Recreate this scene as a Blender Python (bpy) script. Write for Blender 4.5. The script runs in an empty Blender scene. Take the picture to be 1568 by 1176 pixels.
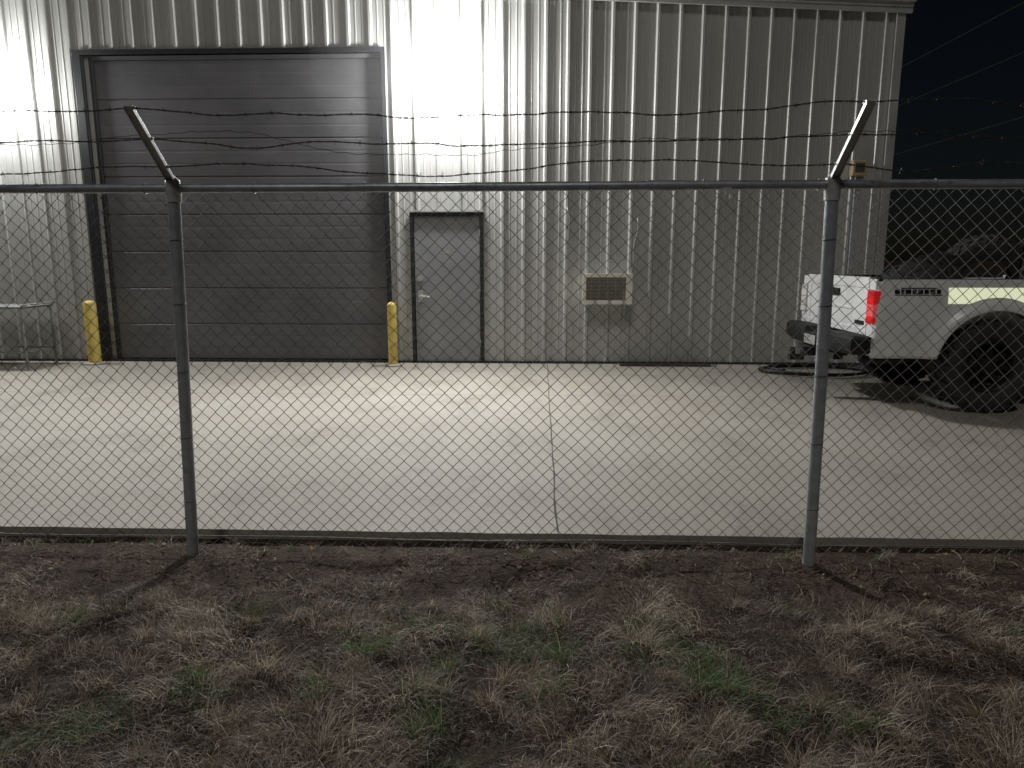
import bpy, bmesh, math, random
import numpy as np
from mathutils import Vector, Matrix, noise
random.seed(7); rng=np.random.default_rng(11)
S=bpy.context.scene
COL=S.collection

# ------------------------------------------------------------------ materials
def mat(name,c1,c2=None,rough=0.6,metal=0.0,scale=3.0,bump=0.0,bscale=40.0,stretch=(1,1,1),emit=None,estr=0,detail=6,spec=0.5,rr=0.0):
    m=bpy.data.materials.new(name); m.use_nodes=True
    nt=m.node_tree; b=nt.nodes['Principled BSDF']
    b.inputs['Roughness'].default_value=rough; b.inputs['Metallic'].default_value=metal
    b.inputs['Specular IOR Level'].default_value=spec
    tc=nt.nodes.new('ShaderNodeTexCoord'); mp=nt.nodes.new('ShaderNodeMapping')
    mp.inputs['Scale'].default_value=stretch
    nt.links.new(tc.outputs['Object'],mp.inputs['Vector'])
    if c2 is None: c2=tuple(x*0.8 for x in c1)
    n=nt.nodes.new('ShaderNodeTexNoise'); n.inputs['Scale'].default_value=scale; n.inputs['Detail'].default_value=detail
    n.inputs['Roughness'].default_value=0.62
    r=nt.nodes.new('ShaderNodeValToRGB'); r.color_ramp.elements[0].position=0.33; r.color_ramp.elements[1].position=0.67
    r.color_ramp.elements[0].color=(*c2,1); r.color_ramp.elements[1].color=(*c1,1)
    nt.links.new(mp.outputs[0],n.inputs['Vector']); nt.links.new(n.outputs['Fac'],r.inputs[0]); nt.links.new(r.outputs[0],b.inputs['Base Color'])
    if rr>0:
        mr=nt.nodes.new('ShaderNodeMapRange'); mr.inputs[3].default_value=rough-rr; mr.inputs[4].default_value=rough+rr
        nt.links.new(n.outputs['Fac'],mr.inputs[0]); nt.links.new(mr.outputs[0],b.inputs['Roughness'])
    if bump>0:
        n2=nt.nodes.new('ShaderNodeTexNoise'); n2.inputs['Scale'].default_value=bscale; n2.inputs['Detail'].default_value=5
        bp=nt.nodes.new('ShaderNodeBump'); bp.inputs['Strength'].default_value=bump; bp.inputs['Distance'].default_value=0.01
        nt.links.new(mp.outputs[0],n2.inputs['Vector']); nt.links.new(n2.outputs['Fac'],bp.inputs['Height']); nt.links.new(bp.outputs[0],b.inputs['Normal'])
    if emit:
        b.inputs['Emission Color'].default_value=(*emit,1); b.inputs['Emission Strength'].default_value=estr
    return m

M_wall=mat('wall_sheet_metal',(0.54,0.54,0.515),(0.42,0.42,0.40),0.38,0.25,1.0,0.15,3.0,(1,1,0.25),rr=0.08)
M_trim=mat('dark_trim',(0.022,0.023,0.026),None,0.45,0.1,6)
M_ltrim=mat('light_trim',(0.42,0.42,0.40),None,0.45,0.2,4)
M_gdoor=mat('garage_door_paint',(0.148,0.144,0.150),(0.108,0.106,0.111),0.36,0.1,1.3,0.12,5,(1,1,1.5),rr=0.08)
M_door=mat('entry_door_paint',(0.30,0.305,0.315),(0.24,0.245,0.255),0.42,0.1,3,0.08,8,rr=0.08)
M_steel=mat('brushed_steel',(0.75,0.75,0.73),None,0.3,0.7,10)
M_galv=mat('galvanized_steel',(0.50,0.53,0.57),(0.33,0.355,0.385),0.40,0.35,18,0.1,60)
M_wire=mat('galvanized_wire',(0.27,0.255,0.24),(0.13,0.12,0.115),0.6,0.35,9)
M_barb=mat('weathered_barbed_wire',(0.10,0.09,0.085),(0.05,0.04,0.035),0.6,0.4,12)
M_yel=mat('yellow_bollard_paint',(0.72,0.56,0.13),(0.50,0.37,0.10),0.5,0,7,0.1,30)
M_conc_b=mat('bollard_concrete',(0.4,0.38,0.35),None,0.9)
M_ac=mat('ac_casing',(0.80,0.78,0.68),(0.68,0.66,0.57),0.5,0,9)
M_acd=mat('ac_grille_dark',(0.08,0.075,0.06),None,0.6)
M_acg=mat('ac_louvre',(0.40,0.38,0.31),None,0.6)
M_white=mat('white_truck_paint',(0.76,0.76,0.76),(0.64,0.64,0.64),0.28,0,2.5,rr=0.06)
M_blk=mat('black_plastic',(0.012,0.012,0.013),None,0.6,0,8,0.15,60,spec=0.25)
M_rub=mat('tire_rubber',(0.040,0.038,0.037),(0.020,0.019,0.019),0.75,0,14,0.3,80)
M_under=mat('underbody_dark',(0.025,0.022,0.021),None,0.7,0.2,9)
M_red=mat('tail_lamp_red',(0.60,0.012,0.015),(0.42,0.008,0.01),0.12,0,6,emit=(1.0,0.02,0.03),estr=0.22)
M_clear=mat('reverse_lamp_lens',(0.75,0.72,0.7),None,0.12)
M_glass=mat('tinted_glass',(0.01,0.012,0.014),None,0.05)
M_rim=mat('wheel_alloy',(0.030,0.030,0.032),(0.015,0.015,0.015),0.45,0.4,12)
M_tape=mat('decal_painted_glow',(0.88,0.9,0.66),(0.80,0.84,0.60),0.4,0,5,emit=(0.9,0.95,0.65),estr=0.6)  # emission imitates light thrown back by the decal; it is no lamp
M_cart=mat('table_steel',(0.34,0.35,0.34),(0.22,0.22,0.21),0.5,0.4,8)
M_hose=mat('black_hose_rubber',(0.012,0.012,0.012),None,0.5)
M_lens=mat('lamp_lens_lit',(1,1,1),None,0.3,emit=(0.95,0.98,1.0),estr=160)
M_strip=mat('dark_brown_strip',(0.07,0.058,0.045),None,0.8)
M_bark=mat('dead_leaf_litter',(0.28,0.20,0.13),(0.10,0.07,0.048),0.8,0,12)
M_tag=mat('white_plastic_tag',(0.8,0.8,0.78),None,0.4)
M_tan=mat('tan_box',(0.45,0.36,0.22),None,0.5)
M_joint=mat('joint_filler',(0.055,0.048,0.042),None,0.9)

# ------------------------------------------------------------------ mesh builder
def empty(name,loc=(0,0,0)):
    e=bpy.data.objects.new(name,None); e.location=loc; COL.objects.link(e); e.empty_display_size=0.2
    return e
def finish(name,me,mats,parent=None,smooth=False,bevel=0,segs=2,angle=None):
    o=bpy.data.objects.new(name,me); COL.objects.link(o)
    for m in (mats if isinstance(mats,(list,tuple)) else [mats]): me.materials.append(m)
    if smooth:
        me.polygons.foreach_set('use_smooth',[True]*len(me.polygons))
        if angle:
            try: me.set_sharp_from_angle(angle=math.radians(angle))
            except Exception: pass
    if bevel>0:
        md=o.modifiers.new('bevel','BEVEL'); md.width=bevel; md.segments=segs; md.limit_method='ANGLE'
    if parent:
        o.parent=parent; o.matrix_parent_inverse=Matrix.Translation(-Vector(parent.location))
    return o
class MB:
    def __init__(s): s.v=[]; s.f=[]
    def add(s,vs,fs):
        o=len(s.v); s.v+= [tuple(v) for v in vs]; s.f+=[tuple(i+o for i in f) for f in fs]
    def box(s,x0,x1,y0,y1,z0,z1,M=None):
        vs=[(x,y,z) for x in (x0,x1) for y in (y0,y1) for z in (z0,z1)]
        if M is not None: vs=[M@Vector(v) for v in vs]
        s.add(vs,[(0,1,3,2),(4,6,7,5),(0,4,5,1),(2,3,7,6),(0,2,6,4),(1,5,7,3)])
    def tube(s,pts,r,n=8,cap=True,closed=False):
        pts=[Vector(p) for p in pts]; m=len(pts); rings=[]
        ref=Vector((0,0,1))
        for i,p in enumerate(pts):
            if closed: d=(pts[(i+1)%m]-pts[i-1])
            else: d=pts[min(i+1,m-1)]-pts[max(i-1,0)]
            d.normalize()
            a=ref if abs(d.dot(ref))<0.95 else Vector((0,1,0))
            u=d.cross(a).normalized(); w=d.cross(u)
            rr=r[i] if isinstance(r,(list,tuple)) else r
            rings.append([p+u*math.cos(2*math.pi*k/n)*rr+w*math.sin(2*math.pi*k/n)*rr for k in range(n)])
        vs=[v for R in rings for v in R]; fs=[]
        L=m if closed else m-1
        for i in range(L):
            j=(i+1)%m
            for k in range(n): fs.append((i*n+k,i*n+(k+1)%n,j*n+(k+1)%n,j*n+k))
        if cap and not closed:
            fs.append(tuple(range(n))[::-1]); fs.append(tuple((m-1)*n+k for k in range(n)))
        s.add(vs,fs)
    def cyl(s,a,b,r,n=16): s.tube([a,b],r,n)
    def lathe(s,prof,n,M):
        vs=[];fs=[];m=len(prof)
        for i in range(n):
            t=2*math.pi*i/n
            for r,w in prof: vs.append(M@Vector((r*math.cos(t),w,r*math.sin(t))))
        for i in range(n):
            j=(i+1)%n
            for k in range(m-1): fs.append((i*m+k,i*m+k+1,j*m+k+1,j*m+k))
        s.add(vs,fs)
    def obj(s,name,mt,parent=None,**k):
        me=bpy.data.meshes.new(name); me.from_pydata(s.v,[],s.f); me.update()
        bm=bmesh.new(); bm.from_mesh(me); bmesh.ops.recalc_face_normals(bm,faces=bm.faces); bm.to_mesh(me); bm.free()
        return finish(name,me,mt,parent,**k)

WY=10.45   # wall plane
SE=3.80    # slab edge
# ================================================================== GROUND
def gnoise(x,y):
    return noise.noise(Vector((x*1.1,y*1.1,3.0)))*0.03+noise.noise(Vector((x*4.5,y*4.5,9.0)))*0.026
def gz(x,y):
    h=-0.055+gnoise(x,y)*(1.0 if y<3.4 else max(0.3,1-(y-3.4)*2.5))
    return min(h,-0.03) if y>3.5 else h
xs=np.concatenate([[-600,-200,-80,-30,-14],np.linspace(-7,7,281),[14,30,80,200,600]])
ys=np.concatenate([[-600,-200,-60,-20,-6],np.linspace(-1.5,SE+0.02,150),[4.2,12,30,80,200,600]])
vs=[];fs=[]
for y in ys:
    for x in xs:
        near=abs(x)<8 and -2<y<3.9
        vs.append((x,y,gz(x,y) if near else -0.06))
nx=len(xs)
for j in range(len(ys)-1):
    for i in range(nx-1): fs.append((j*nx+i,j*nx+i+1,(j+1)*nx+i+1,(j+1)*nx+i))
M_dirt=mat('dirt_and_thatch',(0.085,0.063,0.047),(0.030,0.022,0.017),0.95,0,7,0.9,70,detail=12,spec=0.1)
me=bpy.data.meshes.new('ground'); me.from_pydata(vs,[],fs); me.update()
finish('ground',me,M_dirt,smooth=True)

# concrete yard
def conc_mat():
    m=bpy.data.materials.new('yard_concrete'); m.use_nodes=True; nt=m.node_tree; N=nt.nodes; L=nt.links
    b=N['Principled BSDF']; b.inputs['Roughness'].default_value=0.75; b.inputs['Specular IOR Level'].default_value=0.3
    tc=N.new('ShaderNodeTexCoord')
    def nz(sc,det,rough=0.6,sx=(1,1,1)):
        mp=N.new('ShaderNodeMapping'); mp.inputs['Scale'].default_value=sx; L.new(tc.outputs['Object'],mp.inputs[0])
        n=N.new('ShaderNodeTexNoise'); n.inputs['Scale'].default_value=sc; n.inputs['Detail'].default_value=det; n.inputs['Roughness'].default_value=rough
        L.new(mp.outputs[0],n.inputs['Vector']); return n
    def ramp(src,stops):
        r=N.new('ShaderNodeValToRGB'); e=r.color_ramp.elements
        e[0].position,e[0].color=stops[0][0],(*stops[0][1],1); e[1].position,e[1].color=stops[-1][0],(*stops[-1][1],1)
        for p,c in stops[1:-1]:
            q=e.new(p); q.color=(*c,1)
        L.new(src.outputs[0],r.inputs[0]); return r
    def mul(a,bb,f=1.0):
        x=N.new('ShaderNodeMix'); x.data_type='RGBA'; x.blend_type='MULTIPLY'; x.inputs[0].default_value=f
        L.new(a,x.inputs[6]); L.new(bb,x.inputs[7]); return x.outputs[2]
    base=ramp(nz(0.5,8),[(0.3,(0.335,0.306,0.255)),(0.5,(0.380,0.352,0.300)),(0.7,(0.405,0.382,0.335))])
    mid=ramp(nz(1.9,11,0.70,(1,0.5,1)),[(0.30,(0.66,0.65,0.64)),(0.48,(0.91,0.91,0.91)),(0.68,(1.0,1.0,1.0))])
    spots=ramp(nz(9,7,0.7),[(0.30,(0.45,0.42,0.39)),(0.37,(0.96,0.96,0.96)),(1,(1,1,1))])
    fine=ramp(nz(90,4,0.7),[(0.3,(0.76,0.76,0.76)),(0.6,(1,1,1))])
    c=mul(base.outputs[0],mid.outputs[0]); c=mul(c,spots.outputs[0],0.75); c=mul(c,fine.outputs[0])
    vo=N.new('ShaderNodeTexVoronoi'); vo.feature='DISTANCE_TO_EDGE'; vo.inputs['Scale'].default_value=0.4
    dn=nz(2.5,5); ad=N.new('ShaderNodeVectorMath'); ad.operation='ADD'; L.new(tc.outputs['Object'],ad.inputs[0]); L.new(dn.outputs['Color'],ad.inputs[1]); L.new(ad.outputs[0],vo.inputs['Vector'])
    cr=ramp(vo,[(0.0,(0.5,0.48,0.45)),(0.003,(1,1,1))]); c=mul(c,cr.outputs[0],0.5)
    L.new(c,b.inputs['Base Color'])
    bp=N.new('ShaderNodeBump'); bp.inputs['Strength'].default_value=0.3; bp.inputs['Distance'].default_value=0.005
    L.new(nz(45,7,0.75).outputs[0],bp.inputs['Height']); L.new(bp.outputs[0],b.inputs['Normal'])
    return m
M_conc=conc_mat()
yard=empty('concrete_yard',(0,7,0))
b=MB(); 
n=240; X=np.linspace(-30,30,n+1); top=[];bot=[];back=[]
for x in X:
    e=SE+0.014*noise.noise(Vector((x*3,0,0)))+0.008*noise.noise(Vector((x*14,5,0)))
    top.append((x,e,0)); bot.append((x,e+0.004,-0.16)); back.append((x,45,0))
V=top+bot+back; k=n+1
F=[(i,i+1,2*k+i+1,2*k+i) for i in range(n)]+[(k+i,k+i+1,i+1,i) for i in range(n)]
b.add(V,F); b.obj('slab',M_conc,yard)
b=MB()
def wob_strip(p0,p1,w,z=0.004,seg=70,amp=0.006):
    p0=Vector(p0);p1=Vector(p1); d=(p1-p0).normalized(); nrm=Vector((-d.y,d.x,0)); vs=[];fs=[]
    for i in range(seg+1):
        p=p0.lerp(p1,i/seg); o=noise.noise(p*1.7)*amp*2; ww=w*(0.45+1.0*abs(noise.noise(p*6)))
        a=p+nrm*(o-ww/2); c=p+nrm*(o+ww/2); vs+=[(a.x,a.y,z),(c.x,c.y,z)]
        if i: fs.append((2*i-2,2*i-1,2*i+1,2*i))
    b.add(vs,fs)
wob_strip((0.12,SE+0.015,0),(0.16,10.40,0),0.015)
wob_strip((-9,7.9,0),(9,7.9,0),0.009)
wob_strip((-9.0,SE+.02,0),(-8.9,10.3,0),0.014); wob_strip((9.0,SE+.02,0),(9.1,10.3,0),0.014)
b.obj('expansion_joints',M_joint,yard)
b=MB(); b.box(1.2,2.5,10.16,10.40,0.004,0.02); b.obj('dark_ground_strip',M_strip,None,bevel=0.004)  # flat dark strip on the slab at the wall foot

# ================================================================== BUILDING
bld=empty('metal_warehouse_building',(-3,WY,0))
def roofz(x): return 4.86+0.05*(4.89-x)
P=0.305; R0=-0.50
def profile(x0,x1):
    k0=int(math.floor((x0-R0)/P))-1; k1=int(math.ceil((x1-R0)/P))+1
    raw=[]
    for k in range(k0,k1+1):
        c=R0+k*P
        raw+=[(c-0.034,0),(c-0.015,-0.033),(c+0.015,-0.033),(c+0.034,0),
              (c+0.092,0),(c+0.100,-0.005),(c+0.110,-0.005),(c+0.118,0),
              (c+0.187,0),(c+0.195,-0.005),(c+0.205,-0.005),(c+0.213,0)]
    def yat(x):
        for (a,ya),(bb,yb) in zip(raw,raw[1:]):
            if a<=x<=bb: return ya+(yb-ya)*(x-a)/(bb-a+1e-9)
        return 0
    return [(x0,yat(x0))]+[p for p in raw if x0<p[0]<x1]+[(x1,yat(x1))]
b=MB()
def panel(x0,x1,z0,z1=None):
    pr=profile(x0,x1); vs=[];fs=[]
    zs=lambda x:(z1 if z1 is not None else roofz(x)-0.02)
    NZ=14
    for x,y in pr:
        for q in range(NZ+1):
            z=z0+(zs(x)-z0)*q/NZ
            oc=0.005*noise.noise(Vector((x*1.7,0,z*0.9)))
            vs.append((x,WY+y+oc,z))
    for i in range(len(pr)-1):
        for q in range(NZ):
            a=i*(NZ+1)+q; c=a+NZ+1; fs.append((a,c,c+1,a+1))
    b.add(vs,fs)
GX0,GX1,GZ=-6.54,-2.14,4.39
DX0,DX1,DZ=-1.835,-0.777,2.18
panel(-16,GX0,0.03); panel(GX0,GX1,GZ); panel(GX1,DX0,0.03); panel(DX0,DX1,DZ); panel(DX1,4.87,0.03)
b.obj('front_wall',M_wall,bld)
b=MB(); pr=profile(10.45,30); vs=[];fs=[]
for y,o in pr: vs+=[(4.87-o,y,0.03),(4.87-o,y,4.86)]
for i in range(len(pr)-1): fs.append((2*i,2*i+2,2*i+3,2*i+1))
b.add(vs,fs); b.obj('side_wall',M_wall,bld)
b=MB(); b.add([(-16,10.30,roofz(-16)+.03),(5.0,10.30,roofz(5.0)+.03),(5.0,30,roofz(5.0)+.03),(-16,30,roofz(-16)+.03)],[(0,1,2,3)])
b.add([(-16,30,0),(4.87,30,0),(4.87,30,4.86),(-16,30,5.9)],[(0,1,2,3)]); b.add([(-16,10.45,0),(-16,30,0),(-16,30,5.9),(-16,10.45,5.9)],[(0,1,2,3)])
b.obj('roof_and_back',M_wall,bld)
b=MB()
for (ya,yb,za,zb) in ((10.36,10.405,-0.10,0.05),(10.34,10.36,-0.03,0.07)):
    x0,x1=-16,4.98
    vs=[(x,y,roofz(x)+z) for x in (x0,x1) for y in (ya,yb) for z in (za,zb)]
    b.add(vs,[(0,1,3,2),(4,6,7,5),(0,4,5,1),(2,3,7,6),(0,2,6,4),(1,5,7,3)])
b.obj('rake_trim',M_ltrim,bld)
b=MB(); b.box(4.80,4.915,10.395,10.41,0.02,4.76); b.box(4.905,4.92,10.41,10.55,0.02,4.76); b.box(4.80,4.812,10.41,10.45,0.02,4.76)
b.obj('corner_trim',M_ltrim,bld,bevel=0.003)
b=MB(); b.box(-16,4.87,10.40,10.46,0.002,0.03)
b.obj('base_channel',M_trim,bld)
b=MB(); gy=WY+0.045; prof=[]; nsec=8; sh=(GZ-0.10-0.03)/nsec; z=0.03
for s in range(nsec):
    z0=z+s*sh
    prof+=[(gy+0.014,z0),(gy+0.014,z0+0.006),(gy,z0+0.016),(gy,z0+sh*0.30),(gy+0.0025,z0+sh*0.33),(gy+0.0025,z0+sh*0.345),(gy,z0+sh*0.375),
           (gy,z0+sh*0.63),(gy+0.0025,z0+sh*0.66),(gy+0.0025,z0+sh*0.675),(gy,z0+sh*0.705),(gy,z0+sh-0.014),(gy+0.012,z0+sh-0.001)]
vs=[];fs=[];nn=12
for i in range(nn+1):
    x=GX0+0.12+(GX1-GX0-0.24+0.08)*i/nn
    for y,zz in prof: vs.append((x,y+0.008*noise.noise(Vector((x*0.9,zz*1.1,2))),zz))
m_=len(prof)
for i in range(nn):
    for k in range(m_-1): fs.append((i*m_+k,(i+1)*m_+k,(i+1)*m_+k+1,i*m_+k+1))
b.add(vs,fs); b.obj('garage_door',M_gdoor,bld)
b=MB()
b.box(GX0-0.01,GX0+0.10,WY-0.05,WY-0.03,0.01,GZ+0.02)
b.box(GX1-0.045,GX1+0.015,WY-0.05,WY-0.03,0.01,GZ+0.02)
b.box(GX0+0.10,GX1-0.045,WY-0.05,WY-0.03,GZ-0.045,GZ+0.02)
b.box(GX0+0.10,GX0+0.112,WY-0.03,WY+0.12,0.01,GZ-0.06)
b.box(GX1-0.057,GX1-0.045,WY-0.03,WY+0.12,0.01,GZ-0.06)
b.box(GX0+0.19,GX0+0.235,WY+0.0,WY+0.04,0.01,GZ-0.08)
b.obj('garage_door_frame',M_trim,bld,bevel=0.003)
b=MB(); b.box(GX0+0.114,GX0+0.188,WY+0.015,WY+0.04,0.01,GZ-0.08); b.obj('garage_jamb',M_wall,bld)
b=MB(); b.box(GX0+0.1,GX1-0.05,WY+0.02,WY+0.04,0.003,0.028); b.obj('garage_door_bottom_seal',M_blk,bld)
b=MB(); b.box(GX0+0.12,GX1-0.06,WY+0.02,WY+0.13,GZ-0.10,GZ-0.05); b.obj('garage_door_header',M_gdoor,bld)
b=MB(); b.box(DX0+0.055,DX1-0.055,WY-0.01,WY+0.045,0.02,DZ-0.055); b.obj('entry_door',M_door,bld,bevel=0.003)
b=MB()
b.box(DX0,DX0+0.047,WY-0.05,WY+0.06,0.004,DZ); b.box(DX1-0.047,DX1,WY-0.05,WY+0.06,0.004,DZ); b.box(DX0+0.047,DX1-0.047,WY-0.05,WY+0.06,DZ-0.047,DZ)
b.box(DX0+0.047,DX1-0.047,WY-0.03,WY+0.05,0.003,0.018)
b.obj('entry_door_frame',M_trim,bld,bevel=0.003)
b=MB(); b.box(DX0-0.02,DX1+0.02,WY-0.06,WY-0.02,DZ+0.003,DZ+0.02); b.obj('entry_door_drip_cap',M_ltrim,bld)
b=MB(); hx=DX0+0.13
b.cyl((hx,WY-0.03,1.24),(hx,WY-0.01,1.24),0.042); b.box(hx-0.035,hx+0.035,WY-0.022,WY-0.010,0.90,1.07)
b.tube([(hx,WY-0.01,0.99),(hx,WY-0.06,0.99),(hx+0.03,WY-0.075,0.985),(hx+0.14,WY-0.07,0.98)],0.015,8)
for zz in (0.3,1.1,1.9): b.cyl((DX1-0.052,WY-0.018,zz-0.05),(DX1-0.052,WY-0.018,zz+0.05),0.008,8)
b.obj('door_hardware',M_steel,bld,smooth=True,angle=40)
b=MB(); b.box(-1.36,-1.27,WY-0.013,WY-0.0105,1.60,1.64); b.obj('door_sticker',M_acg,bld)
b=MB()
b.tube([(0.42+0.03*math.sin(i*0.9)+0.22*(i/10)**2,WY-0.045,2.25-0.93*i/10) for i in range(11)],0.006,6)
b.tube([(1.42-0.10*(i/10)**2+0.02*math.sin(i),WY-0.045,2.1-0.85*i/10) for i in range(11)],0.006,6)
b.obj('wall_cables',M_ltrim,bld,smooth=True)
b=MB()
for zz in (0.35,1.55,2.75,3.95):
    for k in range(-48,18):
        c=R0+k*P+0.055
        if (GX0-0.05<c<GX1+0.05 and zz<GZ+0.05) or (DX0-0.03<c<DX1+0.03 and zz<DZ+0.05): continue
        b.cyl((c,WY-0.009,zz),(c,WY+0.002,zz),0.006,6)
b.obj('panel_screws',M_ltrim,bld)

eb=empty('electrical_box',(4.4,WY,2.75))
b=MB(); b.box(4.33,4.52,WY-0.16,WY-0.034,2.65,2.86); b.obj('housing',M_tan,eb,bevel=0.01)
b=MB(); b.box(4.36,4.49,WY-0.168,WY-0.161,2.70,2.82); b.obj('cover',M_acd,eb,bevel=0.002)
b=MB(); b.cyl((4.42,WY-0.06,2.65),(4.42,WY-0.06,1.1),0.012,8); b.obj('conduit',M_galv,eb)

# ------------------------------------------------------------------ wall lamps
LC=(0.985,0.985,0.975)
def glare_mat(nm,d):
    hz=bpy.data.materials.new(nm); hz.use_nodes=True; nt=hz.node_tree
    for nd in list(nt.nodes):
        if nd.type=='BSDF_PRINCIPLED': nt.nodes.remove(nd)
    v=nt.nodes.new('ShaderNodeVolumeScatter'); v.inputs['Density'].default_value=d
    nt.links.new(v.outputs[0],nt.nodes['Material Output'].inputs['Volume']); return hz
GLARE1=glare_mat('added_glare_dense',0.040); GLARE2=glare_mat('added_glare_thin',0.014)  # scattering volumes added to imitate lens glare, not real mist
def wall_lamp(x,z,p1,p2):
    e=empty('wall_lamp',(x,WY,z))
    b=MB(); b.box(x-0.15,x+0.15,WY-0.098,WY-0.035,z-0.10,z+0.10)
    b.obj('housing',M_tag,e,bevel=0.005)
    b=MB(); vs=[];n1=16
    for sx in (-0.195,-0.17,0.17,0.195):
        for i in range(n1+1):
            a=math.pi*i/n1-math.pi/2; rr=1.0 if abs(sx)<0.18 else 0.8
            vs.append((x+sx,WY-0.10-0.16*rr*math.cos(a),z+0.0+0.165*rr*math.sin(a)))
    fs=[(s*(n1+1)+i,s*(n1+1)+i+1,(s+1)*(n1+1)+i+1,(s+1)*(n1+1)+i) for s in range(3) for i in range(n1)]
    fs+=[tuple(range(n1+1)),tuple(range(3*(n1+1),4*(n1+1)))]
    b.add(vs,fs); b.obj('lens',M_lens,e,smooth=True,angle=40)
    def L(nm,typ,P,loc,**k):
        l=bpy.data.lights.new(nm,typ); l.energy=P; l.color=LC
        for a,v in k.items(): setattr(l,a,v)
        o=bpy.data.objects.new(nm,l); o.location=loc; COL.objects.link(o); o.parent=e; o.matrix_parent_inverse=Matrix.Translation(-Vector(e.location)); return o
    L('bulb','POINT',p1,(x,WY-0.35,z-0.06),shadow_soft_size=0.10)
    s=L('forward_throw','SPOT',p2,(x,WY-0.50,z-0.05),shadow_soft_size=0.20,spot_size=math.radians(138),spot_blend=1.0)
    s.rotation_euler=(Vector((0.1,-8.0,-3.8))).to_track_quat('-Z','Y').to_euler()
    for R,mm,nm in((0.75,GLARE1,'added_glare_inner'),(1.75,GLARE2,'added_glare_outer')):  # spheres added for a lens-glare halo around the lamp
        me=bpy.data.meshes.new(nm); bm=bmesh.new(); bmesh.ops.create_icosphere(bm,subdivisions=5,radius=R)
        bmesh.ops.translate(bm,verts=bm.verts,vec=(x,WY-0.35,z-0.06))
        bm.to_mesh(me); bm.free(); finish(nm,me,mm,e,smooth=True)
wall_lamp(-1.28,4.06,400,1480)
wall_lamp(-7.70,3.98,190,820)

# ------------------------------------------------------------------ air conditioner
ac=empty('window_air_conditioner',(1.0,10.3,1.1))
b=MB(); x0,x1,y0,y1,z0,z1=0.66,1.33,10.14,10.41,0.90,1.31
t=0.035
b.box(x0,x1,y0+0.02,y1,z0,z0+t); b.box(x0,x1,y0+0.02,y1,z1-t,z1); b.box(x0,x0+t,y0+0.02,y1,z0+t,z1-t); b.box(x1-t,x1,y0+0.02,y1,z0+t,z1-t)
b.box(x0-0.015,x1+0.015,y0,y0+0.018,z1-t*1.3,z1+0.012); b.box(x0-0.015,x1+0.015,y0,y0+0.018,z0-0.012,z0+t*1.3)
b.box(x0-0.015,x0+t,y0,y0+0.018,z0+t*1.3,z1-t*1.3); b.box(x1-t*2.2,x1+0.015,y0,y0+0.018,z0+t*1.3,z1-t*1.3)
b.obj('casing',M_ac,ac,bevel=0.004)
b=MB()
b.box(x0+t,x1-t,y0+0.06,y0+0.07,z0+t,z1-t); b.obj('coil',M_acd,ac)
b=MB()
for i in range(16):
    zz=z0+0.055+i*0.0195; b.box(x0+t,x1-t*2.2,y0+0.022,y0+0.036,zz,zz+0.009)
for i in range(5): 
    xx=x0+0.1+i*0.115; b.box(xx,xx+0.006,y0+0.014,y0+0.021,z0+t,z1-t)
b.obj('grille',M_acg,ac)
b=MB(); b.box(x0+0.05,x0+0.09,y0+0.1,y1,z0-0.05,z0-0.013); b.box(x1-0.09,x1-0.05,y0+0.1,y1,z0-0.05,z0-0.013)
b.box(x0+0.05,x0+0.08,y1-0.03,y1-0.01,z0-0.3,z0-0.05); b.box(x1-0.08,x1-0.05,y1-0.03,y1-0.01,z0-0.3,z0-0.05)
b.obj('bracket',M_galv,ac)

# ------------------------------------------------------------------ bollards
def bollard(x,y,h=0.90,r=0.08,lean=0):
    e=empty('yellow_bollard',(x,y,0)); b=MB()
    M=Matrix.Translation((x,y,0))@Matrix.Rotation(lean,4,'Y')@Matrix.Rotation(math.pi/2,4,'X')
    pr=[(r,0.0),(r,h-0.03)]; pr+= [(r*math.cos(a),h-0.03+0.05*math.sin(a)) for a in [i*math.pi/12 for i in range(1,7)]]
    b.lathe([(p[0],p[1]) for p in pr],28,M); b.obj('post',M_yel,e,smooth=True,angle=50)
    b=MB(); b.lathe([(0.0,0.004),(r*1.9,0.006),(r*1.7,0.02),(r,0.028)],24,M); b.obj('footing',M_conc_b,e,smooth=True)
bollard(-6.50,10.15,0.91,0.085); bollard(-2.07,10.10,0.90,0.066)

# ------------------------------------------------------------------ steel table at left
ct=empty('steel_work_table',(-7.6,9.9,0)); b=MB()
x0,x1,y0,y1=-8.35,-7.12,9.6,10.2
for x in (x0,x1):
    for y in (y0,y1): b.tube([(x,y,0.0),(x,y,0.84)],0.017,10)
for y in (y0,y1): b.tube([(x0,y,0.24),(x1,y,0.24)],0.011,8)
for x in (x0,x1): b.tube([(x,y0,0.24),(x,y1,0.24)],0.011,8)
b.tube([(x1,y0,0.86),(x1+0.08,y0,0.90),(x1+0.10,y0,0.90),(x1+0.10,y1,0.90),(x1+0.08,y1,0.90),(x1,y1,0.86)],0.012,8)
b.obj('frame',M_cart,ct,smooth=True,angle=50)
b=MB(); b.box(x0-0.03,x1+0.03,y0-0.03,y1+0.03,0.842,0.872); b.box(x0+0.1,x0+0.75,y0+0.05,y1-0.05,0.252,0.262); b.obj('top_and_shelf',M_cart,ct,bevel=0.004)

# ------------------------------------------------------------------ hose
b=MB(); pts=[]
for i in range(170):
    t=i/169*2*math.pi*2.6; rr=0.66+0.05*math.sin(t*0.7)+0.03*math.sin(3*t)
    pts.append((3.80+rr*math.cos(t)*1.05,9.66+rr*0.62*math.sin(t)+0.02*math.sin(2*t),0.022+0.016*(i/169*2.6)))
b.tube(pts,0.019,8); b.obj('black_hose_coil',M_hose,None,smooth=True)

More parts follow.
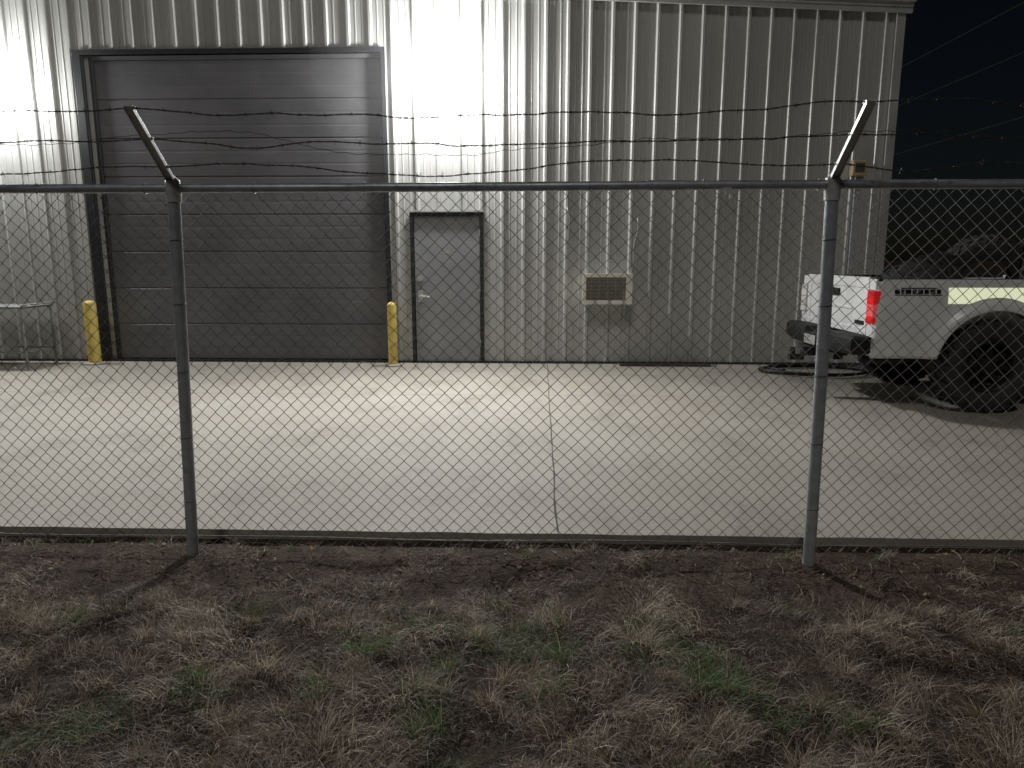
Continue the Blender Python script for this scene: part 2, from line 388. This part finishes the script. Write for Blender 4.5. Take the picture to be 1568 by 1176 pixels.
# ================================================================== FENCE
FY=3.58
fen=empty('chain_link_fence',(0,FY,0))
posts=[(-8.4,-8.4),(-5.16,-5.14),(-1.862,-1.808),(1.441,1.417),(4.74,4.73),(8.0,8.0)]
b=MB()
for xb,xt in posts: b.tube([(xb,FY,-0.15),(xb+(xt-xb)*0.5+0.003,FY,0.9),(xt,FY,1.84)],0.0305,20)
b.obj('posts',M_galv,fen,smooth=True,angle=50)
RZ=1.872
def railz(x): return RZ+0.004*math.sin(x*0.9)
b=MB(); b.tube([(x,FY,railz(x)) for x in np.linspace(-9,9,60)],0.0225,14)
for x in (-3.4,0.62): b.tube([(x-0.09,FY,railz(x)),(x+0.09,FY,railz(x))],0.0255,14)
b.obj('top_rail',M_galv,fen,smooth=True,angle=50)
b=MB()
AY,AZH=0.34,0.29
for xb,xt in posts:
    b.tube([(xt,FY,1.80),(xt,FY,1.855),(xt,FY,1.905),(xt,FY-0.012,1.92)],[0.035,0.038,0.034,0.018],16)
    A=Vector((xt,FY+0.0,1.90)); B=Vector((xt,FY-AY,1.90+AZH)); d=(B-A).normalized(); nrm=Vector((0,d.z,-d.y))
    L=(B-A).length; Mx=Matrix(((1,d.x,nrm.x,A.x),(0,d.y,nrm.y,A.y),(0,d.z,nrm.z,A.z),(0,0,0,1)))
    b.box(-0.017,0.017,0,L,-0.003,0.003,Mx); b.box(-0.020,-0.0172,0,L,-0.016,0.006,Mx); b.box(0.0172,0.020,0,L,-0.016,0.006,Mx)
    for fq in (0.2,0.58,0.96): b.box(-0.023,0.023,fq*L-0.008,fq*L+0.008,0.0065,0.013,Mx)
b.obj('barb_arms',mat('arm_steel',(0.7,0.7,0.7),(0.5,0.5,0.5),0.4,0.2,10),fen,bevel=0.002)
s=0.0368; r=0.0018; nz_=52
ks=range(int(-8.2/s),int(8.2/s))
def warp(x,z):
    return (0.012*noise.noise(Vector((x*0.8,z*0.9,1)))+0.004*noise.noise(Vector((x*5,z*5,7))),
            0.030*noise.noise(Vector((x*0.7,z*0.8,4)))+0.006*noise.noise(Vector((x*6,z*6,2))),
            0.012*noise.noise(Vector((x*0.8,z*0.9,12)))+0.004*noise.noise(Vector((x*5,z*5,17))))
allv=[];allf=[]
for k in ks:
    ring=[]
    for j in range(nz_+1):
        right=((j+k)%2==1)
        x=(k+1)*s if right else k*s
        x+= 0.0012 if right else -0.0012
        z=-0.012+j*s
        wx,wy,wz=warp(x,z); y=FY+0.042+wy*min(1,abs(RZ-z)*3)+(0.002 if right else -0.002)
        x+=wx; z+=wz*min(1,abs(RZ-z)*3)
        if j==nz_: z-=0.008
        ring.append((x,y,z))
    o=len(allv)
    for (x,y,z) in ring:
        allv+=[(x+1.35*r,y,z),(x,y+r,z),(x-1.35*r,y,z),(x,y-r,z)]
    for j in range(nz_):
        for q in range(4): allf.append((o+4*j+q,o+4*j+(q+1)%4,o+4*j+4+(q+1)%4,o+4*j+4+q))
b=MB(); b.v=allv; b.f=allf; b.obj('fabric',M_wire,fen,smooth=True)
b=MB(); b.tube([(x,FY+0.045,0.03+0.012*noise.noise(Vector((x,0,0)))) for x in np.linspace(-8.2,8.2,80)],0.003,6)
for x in np.arange(-8,8,0.55):
    z=railz(x); b.tube([(x,FY+0.026*math.cos(a)+0.004*(a>2),z+0.026*math.sin(a)) for a in np.linspace(-0.4,5.2,10)],0.002,5)
for xb,xt in posts:
    for zz in (0.25,0.6,0.95,1.3,1.62):
        xx=xb+(xt-xb)*zz/1.83; b.tube([(xx+0.033*math.cos(a),FY+0.033*math.sin(a),zz+0.002*a) for a in np.linspace(0.6,-4.0,12)],0.002,5)
b.obj('tension_wire_and_ties',M_wire,fen,smooth=True)
b=MB()
for wi,fq in enumerate((0.2,0.58,0.96,0.62)):
    y0=FY-AY*fq; z0=1.90+AZH*fq+0.006
    xs_=np.arange(-8.2,8.2,0.012); sA=[];sB=[]
    pos=[p[1] for p in posts]
    for x in xs_:
        for a,c in zip(pos,pos[1:]):
            if a<=x<=c: t=(x-a)/(c-a); break
        else: t=0
        en=min(1,9*t*(1-t))
        sag=(-0.012,-0.034,-0.040,-0.065)[wi]*4*t*(1-t)
        am=0.065 if wi<3 else 0.10
        wob=(am*noise.noise(Vector((x*0.95,wi*7,0)))+0.022*noise.noise(Vector((x*2.7,wi*5,3)))+0.006*noise.noise(Vector((x*9,wi*5,3))))*en
        wy=0.05*noise.noise(Vector((x*1.1,wi*3+40,1)))*en
        ph=x/0.045*math.pi
        cy,cz=y0+wy,z0+sag+wob
        sA.append((x,cy+0.0024*math.cos(ph),cz+0.0024*math.sin(ph))); sB.append((x,cy-0.0024*math.cos(ph),cz-0.0024*math.sin(ph)))
    if wi==3:
        b.tube(sA,0.0013,4); continue
    b.tube(sA,0.0017,4); b.tube(sB,0.0017,4)
    for i in range(5,len(xs_)-5,10):
        c=(Vector(sA[i])+Vector(sB[i]))/2; a=random.uniform(0,math.pi)
        for dx,aa in((0,a),(0.006,a+1.3)):
            d=Vector((random.uniform(-.25,.25),math.cos(aa),math.sin(aa)))*0.014; cc=c+Vector((dx,0,0)); b.tube([cc-d,cc+d],0.0011,4)
        b.tube([c-Vector((0.005,0,0)),c+Vector((0.011,0,0))],0.0035,5)
b.obj('barbed_wire',M_barb,fen)
tg=MB(); tg.tube([(0.92,FY-0.03,1.845),(0.928,FY-0.034,1.81),(0.94,FY-0.032,1.785)],[0.006,0.011,0.007],8); tg.box(0.90,0.925,FY-0.034,FY-0.030,1.83,1.86)
tg.obj('wire_tag',M_tag,fen)

pl=empty('overhead_power_line',(12,20,6)); b=MB()
for x,z in ((12,6.6),(12.6,5.2),(11.2,7.4)):
    b.tube([(x,y,z-0.25*4*((y+10)/70)*(1-(y+10)/70)+0.2) for y in np.linspace(-10,60,40)],0.012,5)
b.obj('cables',M_ltrim,pl)
for yy in (-10,60):
    b=MB(); b.tube([(12,yy,-0.1),(12,yy,8.2)],[0.16,0.11],12); b.box(10.9,12.9,yy-0.06,yy+0.06,7.3,7.42); b.obj('pole',M_under,pl)

# ================================================================== TRUCK
tk=empty('pickup_truck',(6.3,8.1,0))
TY0,TY1=7.12,9.10; WR=0.465; AX_R=4.50; AX_F=8.45; AR=0.555; AZ=0.47
def side_grid(x0,x1,ztop,zb,arches,y0,sg,nrow=14,topf=None):
    cols=set(np.linspace(x0,x1,40))
    for ax in arches:
        for a in np.linspace(0,math.pi,41): 
            c=ax+AR*math.cos(a)
            if x0<c<x1: cols.add(c)
    cols=sorted(cols); vs=[];fs=[]
    for x in cols:
        zl=zb
        for ax in arches:
            if abs(x-ax)<AR: zl=max(zl,AZ+math.sqrt(AR*AR-(x-ax)**2))
        zt=topf(x) if topf else ztop
        for q in range(nrow+1):
            z=zl+(zt-zl)*(q/nrow)**1.15
            o=0.028*math.sin(math.pi*min(1,max(0,(z-zb)/(zt-zb))))**0.8
            for ax in arches:
                d=math.hypot(x-ax,z-AZ)-AR
                if d<0.2: o+=0.055*(1 if d<0.045 else math.exp(-((d-0.045)/0.045)**2))
            e=min(x-x0,x1-x)
            if e<0.04: o-=0.02*(1-e/0.04)**2
            o-=0.008*math.exp(-((z-1.06)/0.012)**2)
            vs.append((x,y0-sg*o,z))
    n_=nrow+1
    for i in range(len(cols)-1):
        for q in range(nrow): a=i*n_+q; fs.append((a,a+n_,a+n_+1,a+1) if sg>0 else (a,a+1,a+n_+1,a+n_))
    return vs,fs
def add_side(x0,x1,zt,zb,arches,name,topf=None):
    for sg,y0,nm in((1,TY0+0.03,name+'_near'),(-1,TY1-0.03,name+'_far')):
        vs,fs=side_grid(x0,x1,zt,zb,arches,y0,sg,topf=topf)
        me=bpy.data.meshes.new(nm); me.from_pydata(vs,[],fs); me.update()
        o=finish(nm,me,M_white,tk,smooth=True); md=o.modifiers.new('t','SOLIDIFY'); md.thickness=0.025; md.offset=-1
add_side(3.33,5.72,1.325,0.545,[AX_R],'bedside')
add_side(5.76,9.45,1.33,0.52,[AX_F],'cab_and_fender_side',topf=lambda x:1.33 if x<8.0 else 1.33-0.10*((x-8)/1.45)**2)
b=MB()
for y0,y1 in((TY0+0.03,TY0+0.13),(TY1-0.13,TY1-0.03)): b.box(3.345,5.70,y0,y1,1.305,1.33)
b.obj('bed_rail_caps',M_blk,tk,bevel=0.008)
b=MB(); b.box(3.40,5.70,TY0+0.10,TY0+0.12,0.84,1.298); b.box(3.40,5.70,TY1-0.12,TY1-0.10,0.84,1.298); b.box(5.68,5.72,TY0+0.12,TY1-0.12,0.84,1.33); b.box(3.40,5.68,TY0+0.12,TY1-0.12,0.82,0.86)
for yy in (TY0+0.12,TY1-0.34): b.box(4.1,4.95,yy,yy+0.22,0.861,1.08)
b.obj('bed_interior',M_white,tk,bevel=0.006)
b=MB()
for y0,y1 in((TY0+0.035,TY0+0.175),(TY1-0.175,TY1-0.035)):
    b.box(3.325,3.42,y0,y1,0.56,0.885); b.box(3.325,3.42,y0,y1,1.215,1.325); b.box(3.36,3.42,y0,y1,0.885,1.215)
b.obj('rear_corner_pillars',M_white,tk,bevel=0.012,segs=3)
b=MB(); ya,yb=TY0+0.185,TY1-0.185
b.box(3.335,3.395,ya,yb,0.76,1.335); 
b.box(3.322,3.345,ya,yb,1.235,1.345); b.box(3.326,3.345,ya,yb,0.76,0.83); b.box(3.326,3.345,ya,ya+0.1,0.83,1.235); b.box(3.326,3.345,yb-0.1,yb,0.83,1.235)
b.box(3.323,3.36,ya+0.35,yb-0.35,1.0,1.03)
b.obj('tailgate',M_white,tk,bevel=0.008,segs=3)
b=MB(); b.box(3.314,3.335,8.0,8.22,1.13,1.21); b.box(3.318,3.334,ya+0.02,yb-0.02,1.346,1.352); 
b.box(3.316,3.336,7.35,7.55,0.86,0.90)
b.obj('tailgate_handle_and_trim',M_blk,tk,bevel=0.004)
for y0,y1,nm,mm in((TY0+0.018,TY0+0.172,'tail_lamp_near',M_red),(TY1-0.172,TY1-0.018,'tail_lamp_far',M_clear)):
    b=MB(); b.box(3.305,3.44,y0,y1,1.075,1.212); b.box(3.305,3.44,y0,y1,0.888,0.955); b.obj(nm,mm,tk,bevel=0.014,segs=3)
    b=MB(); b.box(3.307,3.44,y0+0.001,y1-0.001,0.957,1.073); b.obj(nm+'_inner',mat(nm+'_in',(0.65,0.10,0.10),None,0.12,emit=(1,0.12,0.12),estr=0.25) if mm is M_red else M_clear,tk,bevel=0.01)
b=MB(); 
secs=[(TY0-0.0,3.24,0.60,0.76),(TY0+0.06,3.14,0.575,0.765),(TY0+0.35,3.10,0.565,0.765),(7.85,3.09,0.565,0.76),(7.90,3.09,0.565,0.70),(8.32,3.09,0.565,0.70),(8.37,3.09,0.565,0.76),(TY1-0.35,3.10,0.565,0.765),(TY1-0.06,3.14,0.575,0.765),(TY1,3.24,0.60,0.76)]
vs=[];fs=[]
for y,x,z0,z1 in secs: vs+=[(x,y,z0+0.03),(x-0.006,y,(z0+z1)/2),(x,y,z1-0.03),(x+0.03,y,z1),(3.31,y,z1),(3.31,y,z0),(x+0.03,y,z0)]
for i in range(len(secs)-1):
    for k in range(7): fs.append((i*7+k,i*7+(k+1)%7,(i+1)*7+(k+1)%7,(i+1)*7+k))
fs.append(tuple(range(7))); fs.append(tuple(range(63,70)))
b.add(vs,fs); b.obj('rear_bumper',M_blk,tk,bevel=0.006)
b=MB(); b.box(3.078,3.083,7.95,8.27,0.58,0.685); b.obj('licence_plate',M_ltrim,tk)
b=MB()
b.box(3.0,3.5,8.06,8.16,0.45,0.55); b.box(3.15,3.25,7.6,8.62,0.47,0.54); b.box(2.86,3.02,8.07,8.15,0.40,0.46); b.cyl((2.90,8.11,0.46),(2.90,8.11,0.54),0.03)
for yy in (7.55,8.6): b.box(3.3,9.3,yy,yy+0.08,0.56,0.74)
for ax in (AX_R,AX_F):
    b.cyl((ax,TY0+0.2,AZ),(ax,TY1-0.2,AZ),0.055); b.tube([(ax,7.9,AZ),(ax,8.0,AZ),(ax,8.2,AZ),(ax,8.3,AZ)],[0.06,0.16,0.16,0.06],16)
for yy in (7.45,8.7):
    b.tube([(3.75,yy,0.60),(4.1,yy,0.48),(4.5,yy,0.42),(4.9,yy,0.48),(5.3,yy,0.60)],0.035,8); b.cyl((4.5,yy,0.42),(4.35,yy-0.06,0.85),0.035)
b.tube([(3.35,7.42,0.50),(3.8,7.42,0.50),(4.1,7.5,0.62),(5.0,7.52,0.62),(6.5,7.7,0.5)],0.045,12)
b.cyl((3.95,8.11,0.55),(3.95,8.11,0.72),0.34,28)
b.box(5.0,8.0,7.75,8.45,0.5,0.7); b.box(5.75,9.3,TY0+0.15,TY1-0.15,0.58,0.62)
b.obj('undercarriage',M_under,tk,smooth=False)
b=MB(); b.box(3.45,5.7,TY0+0.16,TY1-0.16,0.78,0.815)
for ax in (AX_R,AX_F):
    for y0,y1 in((TY0+0.06,TY0+0.36),(TY1-0.36,TY1-0.06)):
        n=20; vs=[];fs=[]
        for i in range(n+1):
            a=math.pi*i/n; 
            for y in (y0,y1): vs.append((ax+(AR+0.01)*math.cos(a),y,AZ+(AR+0.01)*math.sin(a)))
        fs=[(2*i,2*i+1,2*i+3,2*i+2) for i in range(n)]; b.add(vs,fs)
b.obj('wheel_liners',M_blk,tk)
def wheel(bt,br,M,R=WR,W=0.31,out=-1):
    rim=R*0.56
    pr=[(rim-0.01,-W*0.36),(rim+0.012,-W*0.42),(rim+0.05,-W*0.49),(R*0.80,-W*0.52),(R*0.90,-W*0.50),(R*0.945,-W*0.45),(R*0.955,-W*0.3),(R*0.96,0)]
    pr=pr+[(a,-w) for a,w in pr[-2::-1]]
    bt.lathe(pr,64,M)
    n=30
    for i in range(n):
        a=2*math.pi*i/n
        for side in(-1,1):
            aa=a+(math.pi/n if side>0 else 0)
            T=M@Matrix.Rotation(-aa,4,'Y')
            sk=Matrix.Rotation(0.35*side,4,'X')
            bt.box(R*0.93,R*1.0,(0.015 if side>0 else -W*0.5),(W*0.5 if side>0 else -0.015),-0.026,0.020,T@sk)
            bt.box(R*0.82,R*0.97,(W*0.48 if side>0 else -W*0.53),(W*0.53 if side>0 else -W*0.48),-0.024,0.02,T)
    if br is None: return
    o=out
    br.lathe([(rim,o*W*0.40),(rim-0.012,o*W*0.44),(rim-0.03,o*W*0.38),(rim-0.05,o*W*0.10),(rim*0.72,o*W*0.05),(rim*0.4,o*W*0.16),(rim*0.34,o*W*0.30),(rim*0.30,o*W*0.36),(0.0,o*W*0.37)],40,M)
    br.lathe([(rim-0.005,-W*0.36),(rim-0.03,-W*0.2),(rim-0.03,W*0.2),(rim-0.005,W*0.36)],40,M)
    for i in range(8):
        T=M@Matrix.Rotation(2*math.pi*i/8,4,'Y')
        ya,yb=sorted((o*W*0.12,o*W*0.27)); br.box(rim*0.30,rim*0.93,ya,yb,-0.022,0.022,T)
        ya,yb=sorted((o*W*0.27,o*W*0.33)); T2=M@Matrix.Rotation(2*math.pi*(i+.5)/8,4,'Y'); br.box(rim*0.42,rim*0.50,ya,yb,-0.010,0.010,T2)
bt=MB(); br=MB()
for ax in (AX_R,AX_F):
    wheel(bt,br,Matrix.Translation((ax,TY0+0.15,WR))@Matrix.Rotation(0.1,4,'Y'),out=-1)
    wheel(bt,br,Matrix.Translation((ax,TY1-0.15,WR)),out=1)
bt.obj('tires',M_rub,tk,smooth=True,angle=30); br.obj('wheels',M_rim,tk,smooth=True,angle=30)
bt=MB(); br=MB()
wheel(bt,None,Matrix.Translation((4.25,8.22,1.24))@Matrix.Rotation(0.5,4,'Z')@Matrix.Rotation(math.radians(58),4,'X'),R=0.44)
wheel(bt,None,Matrix.Translation((4.95,8.15,1.33))@Matrix.Rotation(-0.35,4,'Z')@Matrix.Rotation(math.radians(20),4,'X'),R=0.44)
wheel(bt,None,Matrix.Translation((5.35,7.95,1.32))@Matrix.Rotation(1.1,4,'Z')@Matrix.Rotation(math.radians(8),4,'X'),R=0.44)
bt.obj('cargo_tires',M_rub,tk,smooth=True,angle=30)
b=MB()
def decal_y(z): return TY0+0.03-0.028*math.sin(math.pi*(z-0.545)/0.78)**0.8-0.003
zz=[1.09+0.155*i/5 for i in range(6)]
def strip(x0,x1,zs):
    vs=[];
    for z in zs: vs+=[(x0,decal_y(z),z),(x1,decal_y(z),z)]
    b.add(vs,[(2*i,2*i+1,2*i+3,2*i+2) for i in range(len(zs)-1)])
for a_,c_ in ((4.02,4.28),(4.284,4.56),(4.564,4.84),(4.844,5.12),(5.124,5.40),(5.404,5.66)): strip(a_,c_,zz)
b.obj('side_stripe_painted_glow',M_tape,tk)  # stripe glows by its own emission in place of returned light
b=MB(); x=3.50
for w in (0.05,0.03,0.055,0.04,0.05,0.045,0.05,0.04):
    strip(x,x+w,[1.185,1.20,1.215,1.228]); x+=w+0.012
strip(3.50,3.96,[1.170,1.178]); strip(3.56,3.90,[1.235,1.245])
b.obj('lettering_decal',M_blk,tk)
b=MB()
bot=[(5.79,TY0+0.05),(8.12,TY0+0.05),(8.12,TY1-0.05),(5.79,TY1-0.05)]; top=[(5.92,TY0+0.22),(7.45,TY0+0.22),(7.45,TY1-0.22),(5.92,TY1-0.22)]
b.add([(x,y,1.31) for x,y in bot]+[(x,y,2.08) for x,y in top],[(0,1,5,4),(1,2,6,5),(2,3,7,6),(3,0,4,7),(4,5,6,7),(3,2,1,0)])
b.box(5.76,5.80,TY0+0.05,TY1-0.05,0.6,1.31)
b.obj('cab_greenhouse',M_white,tk,bevel=0.06,segs=4)
def quad_on(f,u0,u1,v0,v1,out=0.006):
    A,B,C,D=[Vector(p) for p in f]
    def P_(u,v): return A.lerp(B,u).lerp(D.lerp(C,u),v)
    nr=(B-A).cross(D-A).normalized()*out
    b.add([P_(u0,v0)+nr,P_(u1,v0)+nr,P_(u1,v1)+nr,P_(u0,v1)+nr],[(0,1,2,3)])
Bv=[(x,y,1.31) for x,y in bot]; Tv=[(x,y,2.08) for x,y in top]
b=MB()
quad_on((Bv[0],Bv[1],Tv[1],Tv[0]),0.07,0.42,0.12,0.86); quad_on((Bv[0],Bv[1],Tv[1],Tv[0]),0.47,0.86,0.12,0.86)
quad_on((Bv[1],Bv[2],Tv[2],Tv[1]),0.06,0.94,0.10,0.90); quad_on((Bv[2],Bv[3],Tv[3],Tv[2]),0.14,0.53,0.12,0.86); quad_on((Bv[2],Bv[3],Tv[3],Tv[2]),0.58,0.93,0.12,0.86)
quad_on((Bv[3],Bv[0],Tv[0],Tv[3]),0.08,0.92,0.14,0.86)
b.obj('windows',M_glass,tk)
b=MB(); vs=[];cols=np.linspace(8.0,9.45,12)
for x in cols:
    for t in np.linspace(0,1,9):
        y=TY0+0.035+(TY1-TY0-0.07)*t; z=(1.33-0.10*((x-8)/1.45)**2)+0.10*max(0,math.sin(math.pi*t))**0.6; vs.append((x,y,z))
b.add(vs,[(i*9+k,i*9+k+1,(i+1)*9+k+1,(i+1)*9+k) for i in range(11) for k in range(8)])
b.box(9.43,9.48,TY0+0.04,TY1-0.04,0.6,1.23); b.obj('hood_and_nose',M_white,tk,smooth=True,angle=40)
b=MB(); b.box(9.481,9.52,7.5,8.72,0.8,1.2); b.box(9.45,9.68,TY0,TY1,0.5,0.76); b.box(7.6,7.85,TY0-0.22,TY0+0.02,1.3,1.5); b.box(7.6,7.85,TY1-0.02,TY1+0.22,1.3,1.5)
for xx in (6.55,7.5): b.box(xx,xx+0.16,TY0-0.02,TY0+0.01,1.16,1.19)
b.obj('grille_bumper_mirrors',M_blk,tk,bevel=0.02)
b=MB(); b.box(9.478,9.51,7.2,7.48,0.85,1.15); b.box(9.478,9.51,8.74,9.02,0.85,1.15); b.obj('headlamps',M_clear,tk,bevel=0.01)

# ================================================================== GRASS
def ncoarse(x,y,sc,seed): return noise.noise(Vector((x*sc,y*sc,seed)))
def build_grass(name,P,az,Ln,lean,W,C):
    n=len(P); lv=4
    t=np.linspace(0,1,lv)
    d=np.stack([np.cos(az),np.sin(az)],1)
    tw=az+rng.uniform(0.6,2.5,n); side=np.stack([np.cos(tw),np.sin(tw),np.zeros(n)],1)
    V=np.zeros((n,lv,2,3))
    bend=rng.normal(0,0.35,n)
    for i,tt in enumerate(t):
        hx=Ln*tt*np.sin(lean*(0.35+0.65*tt)); hz=Ln*tt*np.cos(lean*(0.35+0.65*tt))
        c=np.zeros((n,3)); c[:,0]=P[:,0]+d[:,0]*hx-d[:,1]*bend*Ln*tt*tt; c[:,1]=P[:,1]+d[:,1]*hx+d[:,0]*bend*Ln*tt*tt; c[:,2]=P[:,2]+np.maximum(hz,0.002)
        w=(W*(1-0.85*tt**1.7))[:,None]*0.5
        V[:,i,0]=c-side*w; V[:,i,1]=c+side*w
    me=bpy.data.meshes.new(name)
    nv=n*lv*2; nf=n*(lv-1)
    me.vertices.add(nv); me.vertices.foreach_set('co',V.reshape(-1))
    base=(np.arange(n)*lv*2)[:,None]
    idx=[]
    for i in range(lv-1): idx.append(np.concatenate([base+2*i,base+2*i+1,base+2*i+3,base+2*i+2],1))
    F=np.stack(idx,1).reshape(-1).astype(np.int32)
    me.loops.add(nf*4); me.loops.foreach_set('vertex_index',F)
    me.polygons.add(nf); me.polygons.foreach_set('loop_start',np.arange(0,nf*4,4,dtype=np.int32)); me.polygons.foreach_set('loop_total',np.full(nf,4,dtype=np.int32))
    me.update(calc_edges=True)
    ca=me.color_attributes.new('Col','FLOAT_COLOR','POINT')
    cc=np.ones((n,lv*2,4)); cc[:,:,:3]=C[:,None,:]
    ca.data.foreach_set('color',cc.reshape(-1))
    return me
Mg=bpy.data.materials.new('dry_grass_blades'); Mg.use_nodes=True; nt=Mg.node_tree; bs=nt.nodes['Principled BSDF']; bs.inputs['Roughness'].default_value=0.65; bs.inputs['Specular IOR Level'].default_value=0.35
at=nt.nodes.new('ShaderNodeAttribute'); at.attribute_name='Col'; nt.links.new(at.outputs['Color'],bs.inputs['Base Color'])
tr=nt.nodes.new('ShaderNodeBsdfTranslucent'); nt.links.new(at.outputs['Color'],tr.inputs['Color'])
mx=nt.nodes.new('ShaderNodeMixShader'); mx.inputs[0].default_value=0.35; nt.links.new(bs.outputs[0],mx.inputs[1]); nt.links.new(tr.outputs[0],mx.inputs[2]); nt.links.new(mx.outputs[0],nt.nodes['Material Output'].inputs['Surface'])

PAL=np.array([(0.42,0.335,0.245),(0.30,0.23,0.163),(0.68,0.60,0.49),(0.16,0.112,0.08),(0.52,0.48,0.42),(0.25,0.175,0.12)])
Pl=[];Az=[];Ll=[];Le=[];Wl=[];Cl=[]
def addb(x,y,az,L,le,w,c):
    if y>SE-0.02: return
    Pl.append((x,y,gz(x,y)-0.004)); Az.append(az); Ll.append(L); Le.append(le); Wl.append(w); Cl.append(c)
def green_at(x,y):
    return ncoarse(x,y,2.0,31)+0.5*ncoarse(x,y,6,5)
N1=120000
Y1=rng.uniform(1.55,3.78,N1); X1=rng.uniform(-1,1,N1)*(0.6+Y1*0.80)
N2=26000
X2=rng.uniform(-8,8,N2); Y2=rng.uniform(-0.5,3.78,N2)
for i,(x,y) in enumerate(zip(np.concatenate([X1,X2]),np.concatenate([Y1,Y2]))):
    lump=ncoarse(x,y,2.6,20)*0.6+ncoarse(x,y,8,21)*0.6
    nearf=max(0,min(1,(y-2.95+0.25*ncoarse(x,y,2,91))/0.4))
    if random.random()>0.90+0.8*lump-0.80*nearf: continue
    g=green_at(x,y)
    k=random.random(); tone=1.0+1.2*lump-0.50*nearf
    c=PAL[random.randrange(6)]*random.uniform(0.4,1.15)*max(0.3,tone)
    if g>0.29 and k<0.5 and y<3.1: c=np.array((0.100,0.160,0.055))*random.uniform(0.5,1.5)
    elif k<0.03: c=np.array((0.14,0.16,0.08))
    az=ncoarse(x,y,2.0,50)*9+random.gauss(0,1.0)
    h=random.uniform(0.03,0.090)*(1+0.9*lump)*(1-0.35*nearf)
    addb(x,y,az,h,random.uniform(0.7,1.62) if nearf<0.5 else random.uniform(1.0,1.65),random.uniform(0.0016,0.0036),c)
def tuft(x,y,n,R,H,green):
    tone=random.uniform(0.8,1.35); a0=random.uniform(0,6.3)
    for _ in range(n):
        a=random.uniform(0,2*math.pi); rr=R*abs(random.gauss(0,0.5)); px,py=x+rr*math.cos(a),y+rr*math.sin(a)
        c=PAL[random.choice((0,0,1,2,4,5))]*random.uniform(0.6,1.2)*tone
        if random.random()<green: c=np.array((0.10,0.175,0.05))*random.uniform(0.7,1.6)
        addb(px,py,(a if random.random()<0.6 else a0)+random.gauss(0,0.7),H*random.uniform(0.4,1.25),min(1.55,random.uniform(0.3,1.05)+rr/R*0.5),random.uniform(0.0016,0.0034),c)
for _ in range(560):
    y=random.uniform(0.8,3.10); x=random.uniform(-1,1)*(1.2+y)
    if random.random()<0.35+ncoarse(x,y,1.2,77): continue
    g=0.6 if green_at(x,y)>0.29 else (0.10 if random.random()<0.25 else 0.0)
    tuft(x,y,random.randint(50,120),random.uniform(0.04,0.11),random.uniform(0.05,0.105),g)
for (x,y,g) in [(-0.70,2.62,0.9),(-0.62,2.70,0.85),(0.10,2.62,0.7),(0.62,2.45,0.9),(0.70,2.40,0.8),(-0.78,2.32,0.7),(0.10,2.9,0.3),(-1.05,2.5,0.1),(0.45,2.75,0.0),(1.35,2.8,0.0),(-0.25,2.75,0),(-1.9,2.9,0.1),(1.0,2.3,0.3),(0.05,2.35,.7)]:
    tuft(x,y,170,0.11,0.10,g)
for _ in range(60): tuft(random.uniform(-6,6),random.uniform(3.58,3.76),random.randint(8,40),0.04,random.uniform(0.04,0.08),random.choice((0,0,0.8)))
me=build_grass('dry_grass',np.array(Pl),np.array(Az),np.array(Ll),np.array(Le),np.array(Wl),np.array(Cl))
finish('dry_grass',me,Mg)
b=MB()
for _ in range(1800):
    x=random.uniform(-5.5,5.5); y=random.gauss(3.38,0.2) if random.random()<0.75 else random.uniform(1.5,3.6)
    if y>SE-0.05: y=3.68
    z=gz(x,y)+random.uniform(0.004,0.02); L=random.uniform(0.006,0.018); w=L*random.uniform(0.25,0.6)
    M=Matrix.Translation((x,y,z))@Matrix.Rotation(random.uniform(0,6.3),4,'Z')@Matrix.Rotation(random.gauss(0,0.6),4,'X')@Matrix.Rotation(random.gauss(0,0.5),4,'Y')
    b.add([M@Vector(p) for p in((-L,0,0),(-L*.3,-w,.002),(L*.5,-w*.7,0),(L,0,.004),(L*.4,w*.8,0),(-L*.4,w,.001))],[(0,1,2,3),(0,3,4,5)])
for _ in range(800):
    x=random.uniform(-5.5,5.5); y=min(3.74,random.gauss(3.42,0.2)); a=random.gauss(0,0.8); L=random.uniform(0.03,0.15); z=gz(x,y)+0.008
    b.tube([(x,y,z),(x+L*.5*math.cos(a),y+L*.5*math.sin(a),z+random.uniform(0,.012)),(x+L*math.cos(a+.15),y+L*math.sin(a+.15),z+0.002)],random.uniform(0.001,0.0026),5)
b.obj('leaf_litter_and_twigs',M_bark,None)

# ================================================================== WORLD, FILL SUN, CAMERA
w=bpy.data.worlds.new('World'); S.world=w; w.use_nodes=True; nt=w.node_tree
bg=nt.nodes['Background']; sky=nt.nodes.new('ShaderNodeTexSky'); sky.sky_type='NISHITA'; sky.sun_disc=False
sky.sun_elevation=math.radians(35); sky.sun_rotation=math.radians(190)
nt.links.new(sky.outputs[0],bg.inputs['Color']); bg.inputs['Strength'].default_value=0.0008
sl=bpy.data.lights.new('fill_sun','SUN'); sl.energy=0.46; sl.angle=math.radians(10); sl.color=(1.0,0.97,0.92)  # added fill light from behind the camera, not a real moon
so=bpy.data.objects.new('fill_sun',sl); COL.objects.link(so); so.rotation_euler=Vector((0.2,0.85,-1.0)).to_track_quat('-Z','Y').to_euler()
cd=bpy.data.cameras.new('camera'); cam=bpy.data.objects.new('camera',cd); COL.objects.link(cam)
cam.location=(0,0,1.525); cam.rotation_euler=(math.radians(80),0,math.radians(2)); cd.sensor_width=36; cd.lens=24.98; cd.clip_end=2000; cd.clip_start=0.02
S.camera=cam
S.view_settings.view_transform='Standard'; S.view_settings.look='None'; S.view_settings.exposure=0
print('blades',len(Pl))
